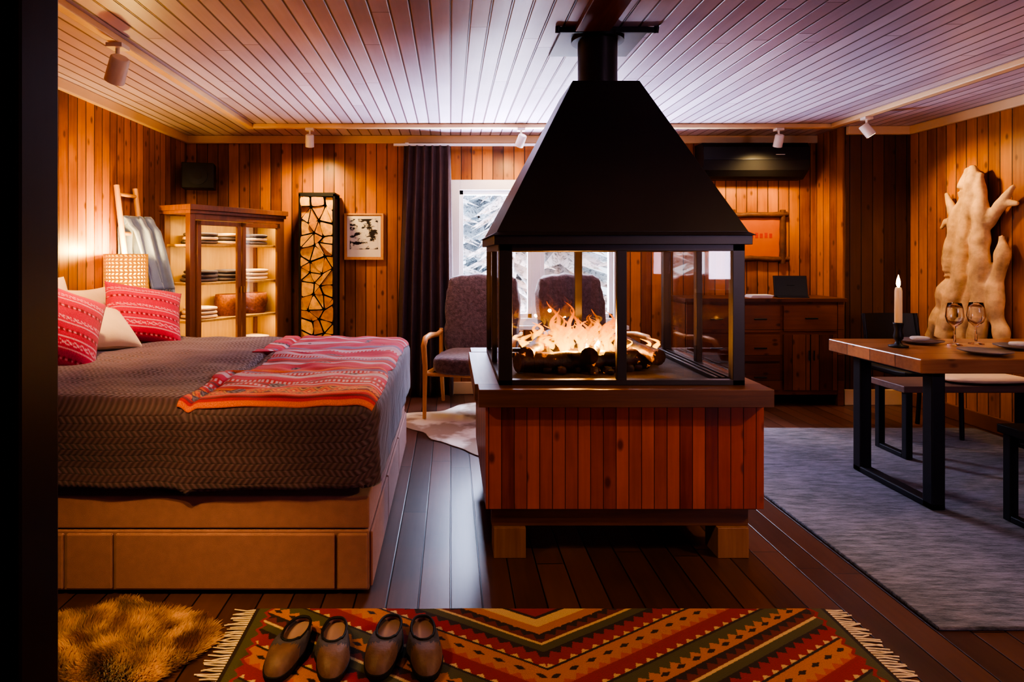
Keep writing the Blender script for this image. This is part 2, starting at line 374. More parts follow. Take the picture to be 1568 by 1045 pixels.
for i in range(70):
    big = i < 14
    x = random.gauss(.62, .08 if big else .15); y = random.uniform(2.84, 3.18); x = min(max(x, .34), .98)
    hgt = random.uniform(.11, .22) if big else random.uniform(.05, .12); hgt *= max(.45, 1.2-abs(x-.62)*1.8)
    z0 = random.uniform(.765, .84); w = random.uniform(.010, .022)*(1.1 if big else .8)
    ph = random.uniform(0, 6); ln = random.uniform(-.3, .35)
    n = 14; pts = []; rad = []
    for k in range(n+1):
        q = k/n; pts.append((x+math.sin(ph+q*7)*.018*q*2+ln*q*hgt, y+math.cos(ph+q*4)*.012*q, z0+q*hgt)); rad.append(w*(math.sin(pi*min(1, (q*.8+.2)))**.9)*(1-q*.5)+.001)
    b.tube(pts, rad, m_flame, 10, caps=False)
b.done(loc=(0, 0, 0), parent=fireplace)

# ------------------------------------------------------------------ bed
TOP = .715
def bedz(x, y):
    z = .02*noise.noise(Vector((x*2.2, y*2.6, 1)))+.012*noise.noise(Vector((x*7, y*6, 4)))
    z -= .018*math.exp(-((x+.96)/.018)**2)
    return z
t = NT('quilt_fabric'); o = t.obj(); sp = t.node('ShaderNodeSeparateXYZ'); t.link(o, sp.inputs[0])
RW_ = .024
yz = t.math('ADD', t.math('SUBTRACT', sp.outputs[1], sp.outputs[2]), 10.); rows = t.math('FLOOR', t.math('DIVIDE', yz, RW_))
sgn = t.math('SUBTRACT', t.math('MULTIPLY', t.math('MODULO', rows, 2.), 2.), 1.)
ph = t.math('ADD', t.math('MULTIPLY', t.math('MULTIPLY', sgn, yz), 200.), t.math('MULTIPLY', sp.outputs[0], 270.))
h1 = t.math('MULTIPLY', t.math('SINE', ph), .8)
rf = t.math('FRACT', t.math('DIVIDE', yz, RW_)); rl = t.rng(t.math('MINIMUM', rf, t.math('SUBTRACT', 1., rf)), 0, .15, -.6, 0)
hh = t.math('ADD', h1, rl); nz = t.noise(o, 3, 3)
t.base(t.mix(t.rng(hh, -1.4, .9), S(56, 30, 32), t.mix(nz, S(84, 50, 52), S(116, 86, 98)))); t.b.inputs['Roughness'].default_value = .7; t.b.inputs['Sheen Weight'].default_value = .3
t.bump(hh, .45, .004); m_quilt = t.m
bed = bpy.data.objects.new('bed', None); COL.objects.link(bed); bed.location = (-1.33, 3.2, 0)
def chb(o): o.parent = bed; o.matrix_parent_inverse = Matrix.Translation((1.33, -3.2, 0)); return o
b = MB('bed_base')
bx0, bx1, by0, by1 = -2.27, -.30, 2.31, 4.10
b.box(bx0, bx1, by0, by1, .012, .235, m_base); b.box(bx0, bx1, by0, by1, .24, .36, m_base)
for a, c in ((-2.0, -1.42), (-1.41, -1.24), (-1.23, -.425), (-.415, -.305)): b.box(a, c, by0-.014, by0, .022, .226, m_base)
for a, c in ((by0+.01, 2.9), (2.91, 3.5), (3.51, by1-.01)): b.box(bx1, bx1+.012, a, c, .022, .226, m_base)
for q in (bx0+.1, bx1-.15):
    for w in (by0+.1, by1-.15): b.box(q, q+.05, w, w+.05, 0, .012, m_black)
chb(b.done(loc=(0, 0, 0), bevel=.012))
b = MB('mattress'); b.soft(((bx0+bx1)/2-.005, (by0+by1)/2, .525), ((bx1-bx0)/2-.04, (by1-by0)/2-.04, .17), m_linen, 10, 12); chb(b.done(loc=(0, 0, 0), doubles=True))
b = MB('quilt')
r = .075; ix = -.35; iy0 = 2.365; iy1 = 4.03; drop = .36
def drape(s, tt, up=0.):
    dx = max(0, s-ix); dy = (tt-iy0) if tt < iy0 else (tt-iy1 if tt > iy1 else 0)
    d = math.hypot(dx, dy); cx = min(s, ix); cy = min(max(tt, iy0), iy1)
    z = TOP+bedz(cx, cy)
    if d > 0:
        d2 = min(d, drop); nx, ny = dx/d, dy/d; a = min(d2/r, pi/2); hor = r*math.sin(a); dn = r*(1-math.cos(a))+max(0, d2-r*pi/2)
        wv = .010*noise.noise(Vector((s*6, tt*6, d2*3)))*min(1, dn*5)
        rr = hor+up+wv+.006; cx += nx*rr; cy += ny*rr; z -= dn
        z += up*math.cos(a)
    else: z += up
    return (cx, cy, z)
b.grid(lambda u, v: drape(-2.25+(ix+drop+2.25)*u, iy0-drop+(iy1-iy0+2*drop)*v), 150, 150, m_quilt)
chb(b.done(loc=(0, 0, 0), solid=-.008))
b = MB('headboard'); b.soft((-2.315, 3.2, .5), (.045, .90, .42), m_base, 8, 14); chb(b.done(loc=(0, 0, 0), doubles=True))
NU, NV = 150, 360
def throwp(u, v):
    y = 2.30+(4.12-2.30)*v
    xl = -1.00+(.0 if v < .30 else .11 if v < .55 else -.03)+.02*noise.noise(Vector((v*6, 0, 0)))-.04*v
    xr = -.285+.03*noise.noise(Vector((v*5, 3, 0)))
    x = xl+(xr-xl)*u
    return drape(x, y, .012+.008*noise.noise(Vector((x*9, y*14, 2))))
b = MB('throw_blanket')
b.grid(throwp, NU, NV, M_vcol('woven_throw', .9, 300))
o = b.done(loc=(0, 0, 0), solid=.01)
U, V = np.meshgrid(np.linspace(0, 1, NU+1), np.linspace(0, 1, NV+1))
red = np.array(S(208, 26, 34)); org = np.array(S(240, 112, 26)); pnk = np.array(S(216, 46, 84)); wht = np.array(S(220, 184, 196)); drk = np.array(S(130, 18, 34)); gry = np.array(S(144, 122, 154))
C = np.tile(red, (NV+1, NU+1, 1))
bands = [(.0, .012, org), (.022, .028, drk), (.034, .042, org), (.042, .10, drk), (.10, .108, org), (.125, .132, wht), (.16, .17, drk), (.20, .225, pnk), (.225, .245, wht), (.27, .285, gry), (.295, .31, org), (.33, .37, pnk), (.385, .41, wht), (.43, .44, drk), (.46, .48, gry), (.50, .52, wht), (.54, .60, pnk), (.61, .64, wht), (.66, .69, gry), (.70, .74, pnk), (.76, .79, wht), (.80, .84, pnk), (.87, .89, wht), (.92, .95, pnk)]
for a, c, k in bands: C[(V >= a) & (V < c)] = k
dia = np.abs(((U*12) % 1)-.5)*2; vv = np.abs(V-.071)/.026
C[(vv < 1) & (dia+vv < 1.0)] = org; C[(vv < 1) & (dia+vv < .55)] = red; C[(vv < 1) & (dia+vv < .25)] = np.array(S(240, 200, 90)); C[(vv < 1) & (np.abs(dia+vv-1.3) < .1)] = np.array(S(235, 180, 70))
for vc in (.147, .187, .262, .49, .605):
    C[(np.abs(V-vc) < .007) & (((U*40) % 1) < .5)] = wht
setcol(o, C); chb(o)

def pillow(name, sz, T, loc, rot, mat, colf=None):
    n = 70; b = MB(name); m = mat
    for sg in (-1, 1):
        def fn(u, v):
            a = 2*u-1; c = 2*v-1
            th = T*max(0, (1-abs(a)**3)*(1-abs(c)**3))**.55
            x = a*sz[0]/2*(1-.07*(1-c*c)); z = c*sz[1]/2*(1-.07*(1-a*a))
            return (x*sg, sg*th+.006*noise.noise(Vector((x*9, z*9, sg))), z)
        b.grid(fn, n, n, m)
    o = b.done(loc=loc, rot=rot)
    if colf:
        U, V = np.meshgrid(np.linspace(0, 1, n+1), np.linspace(0, 1, n+1)); c = colf(U, V); setcol(o, np.concatenate([c.reshape(-1, 4)]*2))
    return o
def pinkpat(U, V):
    C = np.tile(np.array(S(196, 10, 72)), U.shape+(1,)); w = np.array(S(226, 150, 176)); d = np.array(S(130, 4, 46))
    f = (V*3.2) % 1
    C[np.abs(f-.5) < .018] = w; C[np.abs(f-.9) < .018] = w
    tr = np.abs(((U*12) % 1)-.5)*2
    C[(np.abs(f-.70) < .08) & (np.abs(np.abs(f-.70)/.08-tr) < .25)] = w
    C[(np.abs(f-.2) < .06) & (((U*16) % 1) < .5)] = d
    C[(np.abs(f-.2) < .02) & (((U*16) % 1) > .6)] = w
    return C
m_pink = M_vcol('pink_knit', .9, 200)
R = math.radians
pillow('throw_pillow', (.46, .40), .08, (-1.88, 3.84, .885), Euler((R(-36), R(12), R(40))), m_pink, pinkpat)
pillow('throw_pillow', (.46, .44), .085, (-1.93, 3.06, .90), Euler((R(-30), R(24), R(52))), m_pink, pinkpat)
pillow('bed_pillow', (.46, .32), .08, (-1.97, 3.46, .845), Euler((R(-50), R(6), R(66))), m_linen)
pillow('bed_pillow', (.58, .40), .07, (-2.19, 3.32, .93), Euler((R(-14), 0, R(88))), m_linen)
pillow('bed_pillow', (.40, .34), .06, (-2.20, 3.86, .88), Euler((R(-14), 0, R(88))), m_linen)

# ------------------------------------------------------------------ nightstand, lamp, ladder
b = MB('nightstand'); b.box(-2.35, -2.02, 4.17, 4.37, .06, .62, m_cab); b.box(-2.36, -2.0, 4.155, 4.38, .62, .645, m_cab); b.box(-2.0195, -2.012, 4.19, 4.34, .38, .58, m_cabx)
for q in (-2.34, -2.06):
    for w in (4.18, 4.33): b.box(q, q+.03, w, w+.03, 0, .06, m_cab)
b.done(bevel=.003)
b = MB('table_lamp')
lc = (-2.2, 4.25)
b.lathe([(0, .645), (.07, .645), (.07, .66), (.02, .675), (.018, .98), (.03, 1.0), (0, 1.0)], (lc[0], lc[1], 0), m_brass)
t = NT('lamp_glow'); sp_ = t.node('ShaderNodeSeparateXYZ'); t.link(t.obj(), sp_.inputs[0]); t.base((0, 0, 0, 1)); t.b.inputs['Emission Color'].default_value = (1, .50, .07, 1)
t.link(t.rng(t.math('ABSOLUTE', t.math('SUBTRACT', sp_.outputs[2], .48)), 0, .14, 8., 1.5), t.b.inputs['Emission Strength'])
b.lathe([(.118, 1.02), (.118, 1.25)], (lc[0], lc[1], 0), t.m, 40)
la = b.done()
m_lat = M_simple('glowing_lattice', S(170, 100, 30), .6, 0, .1, 20, 0, emit=(1, .40, .04, 1), es=.55)  # perforated brass shade; lamp glow put into the lattice as emission
b = MB('lattice_shade'); b.grid(lambda u, v: (.13*math.cos(u*2*pi+(v*10 % 2)*pi/30), .13*math.sin(u*2*pi+(v*10 % 2)*pi/30), .37+.24*v), 30, 10, m_lat)
o = b.done(loc=(0, 0, 0), parent=la, doubles=True); w = o.modifiers.new('w', 'WIREFRAME'); w.thickness = .012

b = MB('towel_ladder')
for yy in (4.40, 4.66): b.tube([(-2.14, yy, 0), (-2.345, yy, 1.74)], .02, m_blond, 8)
for zz in (.35, .7, 1.05, 1.4, 1.68):
    xx = -2.14-.205*zz/1.74; b.tube([(xx, 4.40, zz), (xx, 4.66, zz)], .014, m_blond, 8)
b.done()
m_blue = M_simple('blue_wool', S(96, 108, 150), .9, 0, .12, 12, .5, 200, sheen=.3)
b = MB('hanging_blanket')
def hb(u, v):
    a = v*2-1
    L = abs(a); s = 1 if a > 0 else -1
    zz = 1.50-L*.50*(1 if s > 0 else .7); x = -2.305+ .045*s*min(1, L*6)+(.14*L if s > 0 else .0)+.10*u
    return (x+.012*math.sin(u*14+L*2), 4.42+.17*u+.01*math.sin(u*19), zz+(.02 if L < .05 else 0))
b.grid(hb, 30, 50, m_blue)
for i in range(26):
    u = i/25; p = Vector(hb(u, 1)); b.tube([p, p+Vector((.004, 0, -.05))], .003, m_blue, 5)
b.done(solid=.008)

# ------------------------------------------------------------------ display cabinet
W_, D_, HC = .94, .34, 1.63
b = MB('display_cabinet')
for x in (0, W_-.05):
    for y in (0, D_-.05): b.box(x, x+.05, y, y+.05, 0, HC-.05, m_cab)
b.box(-.02, W_+.02, -.03, D_+.005, HC-.05, HC-.01, m_cab); b.box(-.01, W_+.01, -.015, D_, HC-.075, HC-.05, m_cab)
b.box(.05, W_-.05, .01, D_-.01, .12, .20, m_cab); b.box(.05, W_-.05, .0, .04, HC-.12, HC-.075, m_cab)
b.box(.05, W_-.05, D_-.02, D_-.005, .2, HC-.08, m_cabx)
b.box(W_-.03, W_-.01, .05, D_-.05, .2, HC-.08, m_cabx)
for z in (.48, .76, 1.04, 1.33): b.box(.02, W_-.03, .03, D_-.02, z-.018, z, m_cabx)
for x0, x1 in ((.055, .462), (.478, .885)):
    for q in (x0, x1-.035): b.box(q, q+.035, -.012, .012, .21, HC-.125, m_cab)
    b.box(x0, x1, -.012, .012, .21, .25, m_cab); b.box(x0, x1, -.012, .012, HC-.16, HC-.125, m_cab)
    b.box(x0+.035, x1-.035, -.002, .002, .25, HC-.16, m_glass)
b.box(.01, .014, .05, D_-.05, .2, HC-.08, m_glass)
b.tube([(.455, -.02, .95), (.455, -.02, 1.0)], .006, m_brass, 8); b.tube([(.485, -.02, .95), (.485, -.02, 1.0)], .006, m_brass, 8)
mw = m_linen; mgf = M_simple('grey_cloth', S(84, 74, 80), .9); mbk = M_simple('woven_basket', S(120, 64, 28), .8, 0, .4, 60, 1, 60)
for z, its in ((1.33, ((.22, mgf), (.48, mw), (.74, mgf))), (1.04, ((.22, mgf), (.48, mgf), (.74, mw))), (.76, ((.22, mw), (.50, None), (.76, None))), (.48, ((.22, mw), (.50, mw), (.76, mw)))):
    for x, m in its:
        if m:
            for k in range(3): b.soft((x+.006*(k-1), .17, z+.016+.030*k), (.115-.008*k, .11, .016), (m if k % 2 == 0 else (mw if m is mgf else mgf)) if z > 1.2 else m, 4, 6, .008, 14)
        else:
            b.lathe([(0, 0), (.09, 0), (.115, .10), (.105, .17), (.095, .17), (.10, .1), (.08, .01), (0, .01)], (x, .17, z), mbk, 20)
cab = b.done(loc=(-1.90, 4.57, 0), rotz=R(60), bevel=.002)

b = MB('wall_speaker'); b.box(-.13, .13, -.1, .1, -.11, .11, m_black); b.tube([(0, -.1, .0), (0, -.108, .0)], .08, m_steel, 24); b.tube([(0, -.1, 0), (0, -.113, 0)], .035, m_black, 16)
b.box(-.03, .03, .1, .14, -.03, .03, m_black); b.done(loc=(-2.19, 5.46, 1.93), rotz=R(15), bevel=.006)

# ------------------------------------------------------------------ log rack
b = MB('firewood_rack')
x0, x1, y0, y1, zt = -1.30, -.99, 5.36, 5.60, 1.77
for x in (x0, x1-.014):
    for y in (y0, y1-.014): b.box(x, x+.014, y, y+.014, 0, zt, m_black)
for z in (.04, zt-.02):
    b.box(x0, x1, y0, y0+.014, z, z+.02, m_black); b.box(x0, x1, y1-.02, y1, z, z+.02, m_black)
b.box(x0, x1, y0, y1, .03, .045, m_black); b.box(x0, x1, y1-.008, y1, .04, zt, m_black); b.box(x0, x1, y0, y1, zt, zt+.012, m_black)
b.box(x0+.016, x1-.016, y0+.06, y1-.01, .05, zt-.03, m_bark)
nc, nr = 3, 16; gx = np.zeros((nr+1, nc+1, 2))
for j in range(nr+1):
    for i in range(nc+1):
        gx[j, i] = (x0+.016+(x1-x0-.032)*i/nc+(random.uniform(-.034, .034) if 0 < i < nc else 0), .05+(zt-.07)*j/nr+(random.uniform(-.032, .032) if 0 < j < nr else 0))
for j in range(nr):
    for i in range(nc):
        q = [gx[j, i], gx[j, i+1], gx[j+1, i+1], gx[j+1, i]]
        tris = [q] if random.random() < .4 else ([[q[0], q[1], q[2]], [q[0], q[2], q[3]]] if random.random() < .5 else [[q[0], q[1], q[3]], [q[1], q[2], q[3]]])
        for tr in tris:
            c = sum(tr)/len(tr); pl = []; arc = random.randrange(len(tr))
            for k in range(len(tr)):
                a = tr[k]; n_ = tr[(k+1) % len(tr)]
                pl.append(c+(a-c)*.82)
                for q_ in (.2, .5, .8):
                    mid = a*(1-q_)+n_*q_; bl = 4*q_*(1-q_)
                    pl.append(c+(mid-c)*(.86+.18*bl if k == arc else .86)*random.uniform(.96, 1.03))
            yf = y0+random.uniform(-.01, .022); N = len(pl); me_ = m_endg if random.random() < .65 else m_endg2
            vs = [(a[0], yf, a[1]) for a in pl]+[(a[0], y0+.07, a[1]) for a in pl]
            b.add(vs, [tuple(range(N))], me_); b.add(vs, [(k, k+N, (k+1) % N+N, (k+1) % N) for k in range(N)], m_bark)
b.done()

b = MB('framed_print'); b.box(-.94, -.61, YB-.022, YB-.002, 1.215, 1.612, m_blond)
for q in ((-.95, -.935, 1.205, 1.62), (-.615, -.60, 1.205, 1.62)): b.box(q[0], q[1], YB-.03, YB, q[2], q[3], m_blond)
b.box(-.935, -.615, YB-.03, YB, 1.205, 1.22, m_blond); b.box(-.935, -.615, YB-.03, YB, 1.605, 1.62, m_blond)
t = NT('woodcut'); f = t.noise(t.obj(), 9, 6, .6, (1, 1, 2)); t.base(t.mix(t.rng(f, .47, .5), S(36, 30, 28), S(222, 212, 190))); m_wc = t.m
b.box(-.925, -.625, YB-.0235, YB-.022, 1.23, 1.595, M_simple('print_paper', S(226, 214, 190), .7, 0, .03)); b.box(-.90, -.65, YB-.025, YB-.0235, 1.30, 1.57, m_wc); b.done()

b = MB('curtain')
def cur(u, v):
    z = .015+2.19*v; x0_ = -.50+.09*v; x1_ = -.005+.03*(1-v)
    w = x0_+(x1_-x0_)*u; ph_ = u*2*pi*6+.6*math.sin(v*3)
    return (w+.012*math.sin(ph_*2), 5.50+.045*math.sin(ph_)*(.6+.4*(1-v))+.01*noise.noise(Vector((u*8, v*5, 0))), z)
b.grid(cur, 140, 30, m_curt); b.done(solid=.004)
b = MB('curtain_rail'); b.box(-.5, 1.75, 5.49, 5.52, 2.205, 2.225, m_white)
for x in (-.4, .6, 1.6): b.box(x, x+.03, 5.505, YB-.035, 2.215, 2.235, m_white)
b.done()

def armchair(loc, rz):
    b = MB('armchair')
    b.soft((0, -.02, .40), (.29, .29, .075), m_wool, 5, 12, .015, 14)
    b.T = Matrix.Translation((0, .27, .42)) @ Matrix.Rotation(R(-10), 4, 'X'); b.soft((0, 0, .30), (.31, .07, .36), m_wool, 5, 14, .02, 14); b.T = Matrix.Identity(4)
    for sx in (-1, 1):
        x = sx*.335
        b.tube([(x, -.27, 0), (x, -.25, .38), (x, -.29, .55), (x, -.24, .60), (x, -.1, .605), (x, .12, .585), (x, .27, .60)], [.014, .019, .021, .022, .024, .02, .016], m_blond, 10)
        b.tube([(x, .33, 0), (x, .26, .33), (x, .26, .62)], [.014, .018, .016], m_blond, 10)
        b.tube([(x, -.25, .33), (x, .26, .31)], .015, m_blond, 8)
    b.tube([(-.335, -.25, .33), (.335, -.25, .33)], .015, m_blond, 8); b.tube([(-.335, .26, .31), (.335, .26, .31)], .015, m_blond, 8)
    return b.done(loc=loc, rotz=rz)
armchair((.19, 4.92, .015), R(-13)); armchair((1.12, 4.93, .015), R(20))

b = MB('cowhide_rug'); n = 90
t = NT('cowhide'); f = t.noise(t.obj(), 2.2, 4); t.base(t.mix(t.rng(f, .47, .54), S(150, 128, 112), S(210, 196, 184))); t.b.inputs['Roughness'].default_value = .9; t.bump(t.noise(t.obj(), 150, 2), .4, .004)
vs = [(.35, 4.6, .008)]
for k in range(n):
    a = 2*pi*k/n; rr = 1+.16*math.cos(4*a+.6)+.06*math.sin(7*a)+.05*noise.noise(Vector((k*.3, 0, 0)))
    vs.append((.35+.68*rr*math.cos(a), 4.62+.66*rr*math.sin(a), .008))
b.add(vs, [(0, 1+k, 1+(k+1) % n) for k in range(n)], t.m); b.done(solid=.006)

# ------------------------------------------------------------------ sideboard + items
b = MB('sideboard')
sx0, sx1, sy0, sy1 = 1.95, 3.25, 5.17, 5.59
b.box(sx0, sx1, sy0+.02, sy1, .09, .86, m_side); b.box(sx0-.02, sx1+.02, sy0-.01, sy1, .86, .89, m_side)
for x in (sx0, sx1-.05):
    for y in (sy0+.01, sy1-.05): b.box(x, x+.05, y, y+.04, 0, .86, m_side)
for k in range(3):
    for (xa, xb) in ((2.02, 2.36), (2.38, 2.72)): b.box(xa, xb, sy0, sy0+.02, .13+.24*k, .35+.24*k, m_side); b.tube([((xa+xb)/2-.05, sy0-.015, .24+.24*k), ((xa+xb)/2+.05, sy0-.015, .24+.24*k)], .007, m_black, 8)
m_doorz = M_boards('sideboard_door', 'x', 'z', .11, S(84, 46, 24), S(142, 84, 46), S(30, 12, 8), .45, gw=.03)
b.box(2.75, 3.19, sy0, sy0+.02, .62, .83, m_side); b.box(2.75, 2.965, sy0, sy0+.02, .13, .59, m_doorz); b.box(2.975, 3.19, sy0, sy0+.02, .13, .59, m_doorz)
b.tube([(2.92, sy0-.015, .725), (3.02, sy0-.015, .725)], .007, m_black, 8); b.tube([(2.95, sy0-.015, .38), (2.95, sy0-.015, .46)], .006, m_black, 8); b.tube([(2.99, sy0-.015, .38), (2.99, sy0-.015, .46)], .006, m_black, 8)
b.done(bevel=.004)
b = MB('tablet_computer'); b.T = Matrix.Rotation(R(-14), 4, 'X'); b.box(-.13, .13, 0, .012, 0, .185, m_black); b.box(-.118, .118, -.002, 0, .012, .173, M_simple('screen', S(10, 11, 14), .4, 0, 0, 3, 0)); b.T = Matrix.Identity(4)
b.add([(-.03, .02, .1), (.03, .02, .1), (.04, .1, 0), (-.04, .1, 0)], [(0, 1, 2, 3)], m_black); b.box(-.12, .12, -.06, .0, 0, .008, m_black); b.done(loc=(2.87, 5.28, .892), rotz=R(-12))
b = MB('paper_stack')
for k in range(4): b.box(2.50+.004*k, 2.68+.003*k, 5.22-.003*k, 5.34, .891+.006*k, .896+.006*k, m_white)
b.done()
b = MB('framed_sign'); m_rf = M_simple('rustic_frame', S(92, 52, 26), .7, 0, .4, 12, .8, 40)
sxa, sxb, sza, szb = 2.49, 2.99, 1.19, 1.63
t = NT('sign_board'); f = t.noise(t.obj(), 5, 3); t.base(t.mix(f, S(176, 84, 18), S(200, 108, 28))); b.box(sxa+.04, sxb-.04, YB-.02, YB-.003, sza+.04, szb-.04, t.m)
for pts in (((sxa-.02, sza+.025), (sxb+.03, sza+.02)), ((sxa-.03, szb-.03), (sxb+.02, szb-.02)), ((sxa+.02, sza-.02), (sxa+.03, szb+.02)), ((sxb-.025, sza-.02), (sxb-.02, szb+.02))):
    P = [Vector((pts[0][0], YB-.025, pts[0][1])).lerp(Vector((pts[1][0], YB-.025, pts[1][1])), k/8)+Vector((0, 0, .008*noise.noise(Vector((k, pts[0][0]*9, 0))))) for k in range(9)]
    b.tube(P, [.026+.006*noise.noise(Vector((k*1.1, pts[0][1]*9, 4))) for k in range(9)], m_rf, 10)
m_red = M_simple('red_paint', S(180, 48, 14), .6, 0, .1)
for k in range(7): b.box(sxa+.11+.042*k, sxa+.135+.042*k, YB-.022, YB-.0195, 1.40, 1.44+.006*(k % 2), m_red)
b.done()
b = MB('air_conditioner')
P = [(0, 0), (-.10, .0), (-.19, .07), (-.215, .16), (-.205, .27), (-.17, .31), (0, .31)]; L = .92; vs = [(0, y, z) for y, z in P]+[(L, y, z) for y, z in P]; N = len(P)
b.add(vs, [(k, (k+1) % N, (k+1) % N+N, k+N) for k in range(N)]+[tuple(range(N))[::-1], tuple(range(N, 2*N))], m_black)
b.T = Matrix.Translation((.04, -.16, .035)) @ Matrix.Rotation(R(38), 4, 'X'); b.box(0, L-.08, -.004, .004, -.02, .05, m_black); b.T = Matrix.Identity(4)
b.box(.03, L-.03, -.219, -.21, .155, .165, m_steel); b.box(.62, .70, -.218, -.208, .20, .205, m_white)
b.done(loc=(2.19, YB-.001, 1.915), bevel=.006)
b = MB('wall_camera'); b.tube([(.76, YB-.04, 2.12), (.76, YB-.10, 2.12)], .05, m_black, 16); b.box(.735, .785, YB-.045, YB, 2.09, 2.15, m_black); b.done()

# ------------------------------------------------------------------ right rug
t = NT('blue_grey_pile'); o_ = t.obj(); f = t.noise(o_, 30, 4, .7, (.35, 1.6, 1)); g = t.noise(o_, 2.2, 4)
t.base(t.mix(t.rng(t.math('ADD', t.math('MULTIPLY', f, .75), t.math('MULTIPLY', g, .25)), .38, .62), S(38, 36, 46), S(112, 102, 114)))
t.b.inputs['Roughness'].default_value = .95; t.b.inputs['Sheen Weight'].default_value = .25; t.bump(f, 1., .01)
b = MB('area_rug'); b.box(1.62, 3.74, 2.08, 4.48, .001, .014, t.m); b.done(bevel=.004)

# ------------------------------------------------------------------ dining table
b = MB('dining_table')
tx0, tx1, ty0, ty1 = 2.23, 3.72, 2.97, 3.70
b.box(tx0, tx1, ty0, ty1, .685, .755, m_tab)
for x in (2.32, 3.50):
    for y in (3.02, 3.55): b.box(x, x+.065, y, y+.065, .016, .685, m_steel)
    b.box(x, x+.065, 3.02, 3.615, .016, .05, m_steel); b.box(x, x+.065, 3.02, 3.615, .655, .685, m_steel)
b.done(bevel=.006)
def bench(name, x0, x1, y0, y1, zt, ztop_m):
    b = MB(name); b.box(x0, x1, y0, y1, zt-.04, zt, ztop_m)
    for x in (x0+.02, x1-.06):
        for y in (y0+.01, y1-.05): b.box(x, x+.04, y, y+.04, .016, zt-.04, m_steel)
        b.box(x, x+.04, y0+.05, y1-.05, .016, .045, m_steel)
    b.done(bevel=.004)
m_benchw = M_wood('bench_wood', S(84, 62, 56), S(128, 98, 88))
bench('dining_bench', 2.72, 3.70, 3.76, 4.06, .46, m_benchw)
bench('dining_stool', 2.56, 2.94, 2.60, 2.94, .46, m_black)
b = MB('seat_fleece'); b.soft((3.3, 3.91, .482), (.26, .14, .018), m_linen, 3, 12, .01, 20); b.done()
b = MB('dining_chair')
b.soft((0, 0, .45), (.22, .21, .025), m_black, 6, 8)
for x in (-.19, .19):
    b.tube([(x, -.18, .015), (x, -.17, .43)], .014, m_steel, 8); b.tube([(x, .22, .015), (x, .18, .45), (x, .24, .82)], .014, m_steel, 8)
b.grid(lambda u, v: (-.20+.4*u, .19+.05*v+.04*(1-(2*u-1)**2), .60+.22*v), 12, 6, m_black)
b.done(loc=(3.22, 4.36, 0), solid=0)

TZ = .756
b = MB('candlestick'); b.lathe([(0, 0), (.045, 0), (.047, .008), (.02, .014), (.012, .03), (.022, .045), (.024, .06), (.018, .09), (.024, .12), (.026, .13), (0, .13)], (2.40, 3.36, TZ), m_black)
b.lathe([(0, .12), (.018, .125), (.0175, .30), (.014, .318), (.006, .316), (0, .313)], (2.40, 3.36, TZ), M_simple('wax', S(236, 206, 164), .4, 0, .03, 4, 0, emit=(1, .55, .2, 1), es=.12), 20)
b.lathe([(.0, .318), (.006, .323), (.010, .338), (.0075, .360), (.0, .388)], (2.40, 3.36, TZ), M_emit('candle_flame', (1, .62, .2, 1), 80.), 12); b.done()
t = NT('wine_glass_mat'); t.base((1, 1, 1, 1)); t.b.inputs['Transmission Weight'].default_value = 1.; t.b.inputs['Roughness'].default_value = .02; t.b.inputs['IOR'].default_value = 1.3; m_wg = t.m
for q in ((2.75, 3.42), (2.90, 3.46)):
    b = MB('wine_glass'); b.lathe([(0, .002), (.036, .002), (.034, .006), (.006, .012), (.004, .09), (.01, .10), (.034, .125), (.042, .155), (.038, .20), (.031, .23), (.030, .23), (.0365, .20), (.040, .155), (.032, .127), (0, .104)], (q[0], q[1], TZ), m_wg, 28); b.done()
m_pl = M_simple('stoneware', S(110, 104, 106), .3, 0, .1, 5, .0)
for q in ((2.62, 3.50), (2.98, 3.28), (2.66, 3.12), (3.30, 3.4)):
    b = MB('dinner_plate'); b.lathe([(0, .004), (.07, .004), (.11, .016), (.112, .020), (.07, .010), (0, .009)], (q[0], q[1], TZ), m_pl, 32); b.done()
m_nap = M_simple('napkin_cloth', S(200, 186, 180), .9, 0, .08)
for q in ((2.62, 3.50), (2.98, 3.28)):
    b = MB('folded_napkin'); b.soft((q[0], q[1], TZ+.028), (.05, .03, .012), m_nap, 3, 6, .006, 30); b.done()

# ------------------------------------------------------------------ driftwood sculpture on right wall
b = MB('driftwood_sculpture')
X = 3.745
def tb(pts, rads, dx=0.):
    P = []; Rr = []
    for i in range(len(pts)-1):
        for s_ in range(6):
            q = s_/6; y = pts[i][0]*(1-q)+pts[i+1][0]*q; z = pts[i][1]*(1-q)+pts[i+1][1]*q
            P.append((X+dx-.01+.02*noise.noise(Vector((y*6, z*6, 1))), y+.025*noise.noise(Vector((y*5, z*7, 0))), z)); Rr.append((rads[i]*(1-q)+rads[i+1]*q)*(1+.35*noise.noise(Vector((y*14, z*10, 7)))))
    P.append((X+dx, pts[-1][0], pts[-1][1])); Rr.append(rads[-1])
    b.tube(P, Rr, m_drift, 14)
tb([(4.92, .60), (4.80, .80), (4.70, 1.05), (4.66, 1.30), (4.62, 1.5), (4.57, 1.68), (4.55, 1.84), (4.58, 1.87)], [.05, .075, .09, .085, .08, .065, .05, .025])
tb([(4.76, .62), (4.68, .85), (4.60, 1.1), (4.56, 1.35), (4.50, 1.6), (4.47, 1.8), (4.49, 1.88)], [.06, .065, .07, .065, .06, .05, .03], -.035)
tb([(4.62, .62), (4.56, .9), (4.50, 1.15), (4.47, 1.35)], [.05, .06, .06, .04], .01)
tb([(4.46, .62), (4.44, .85), (4.42, 1.1), (4.42, 1.35), (4.42, 1.6), (4.43, 1.74), (4.42, 1.82)], [.065, .065, .07, .065, .055, .045, .02], -.03)
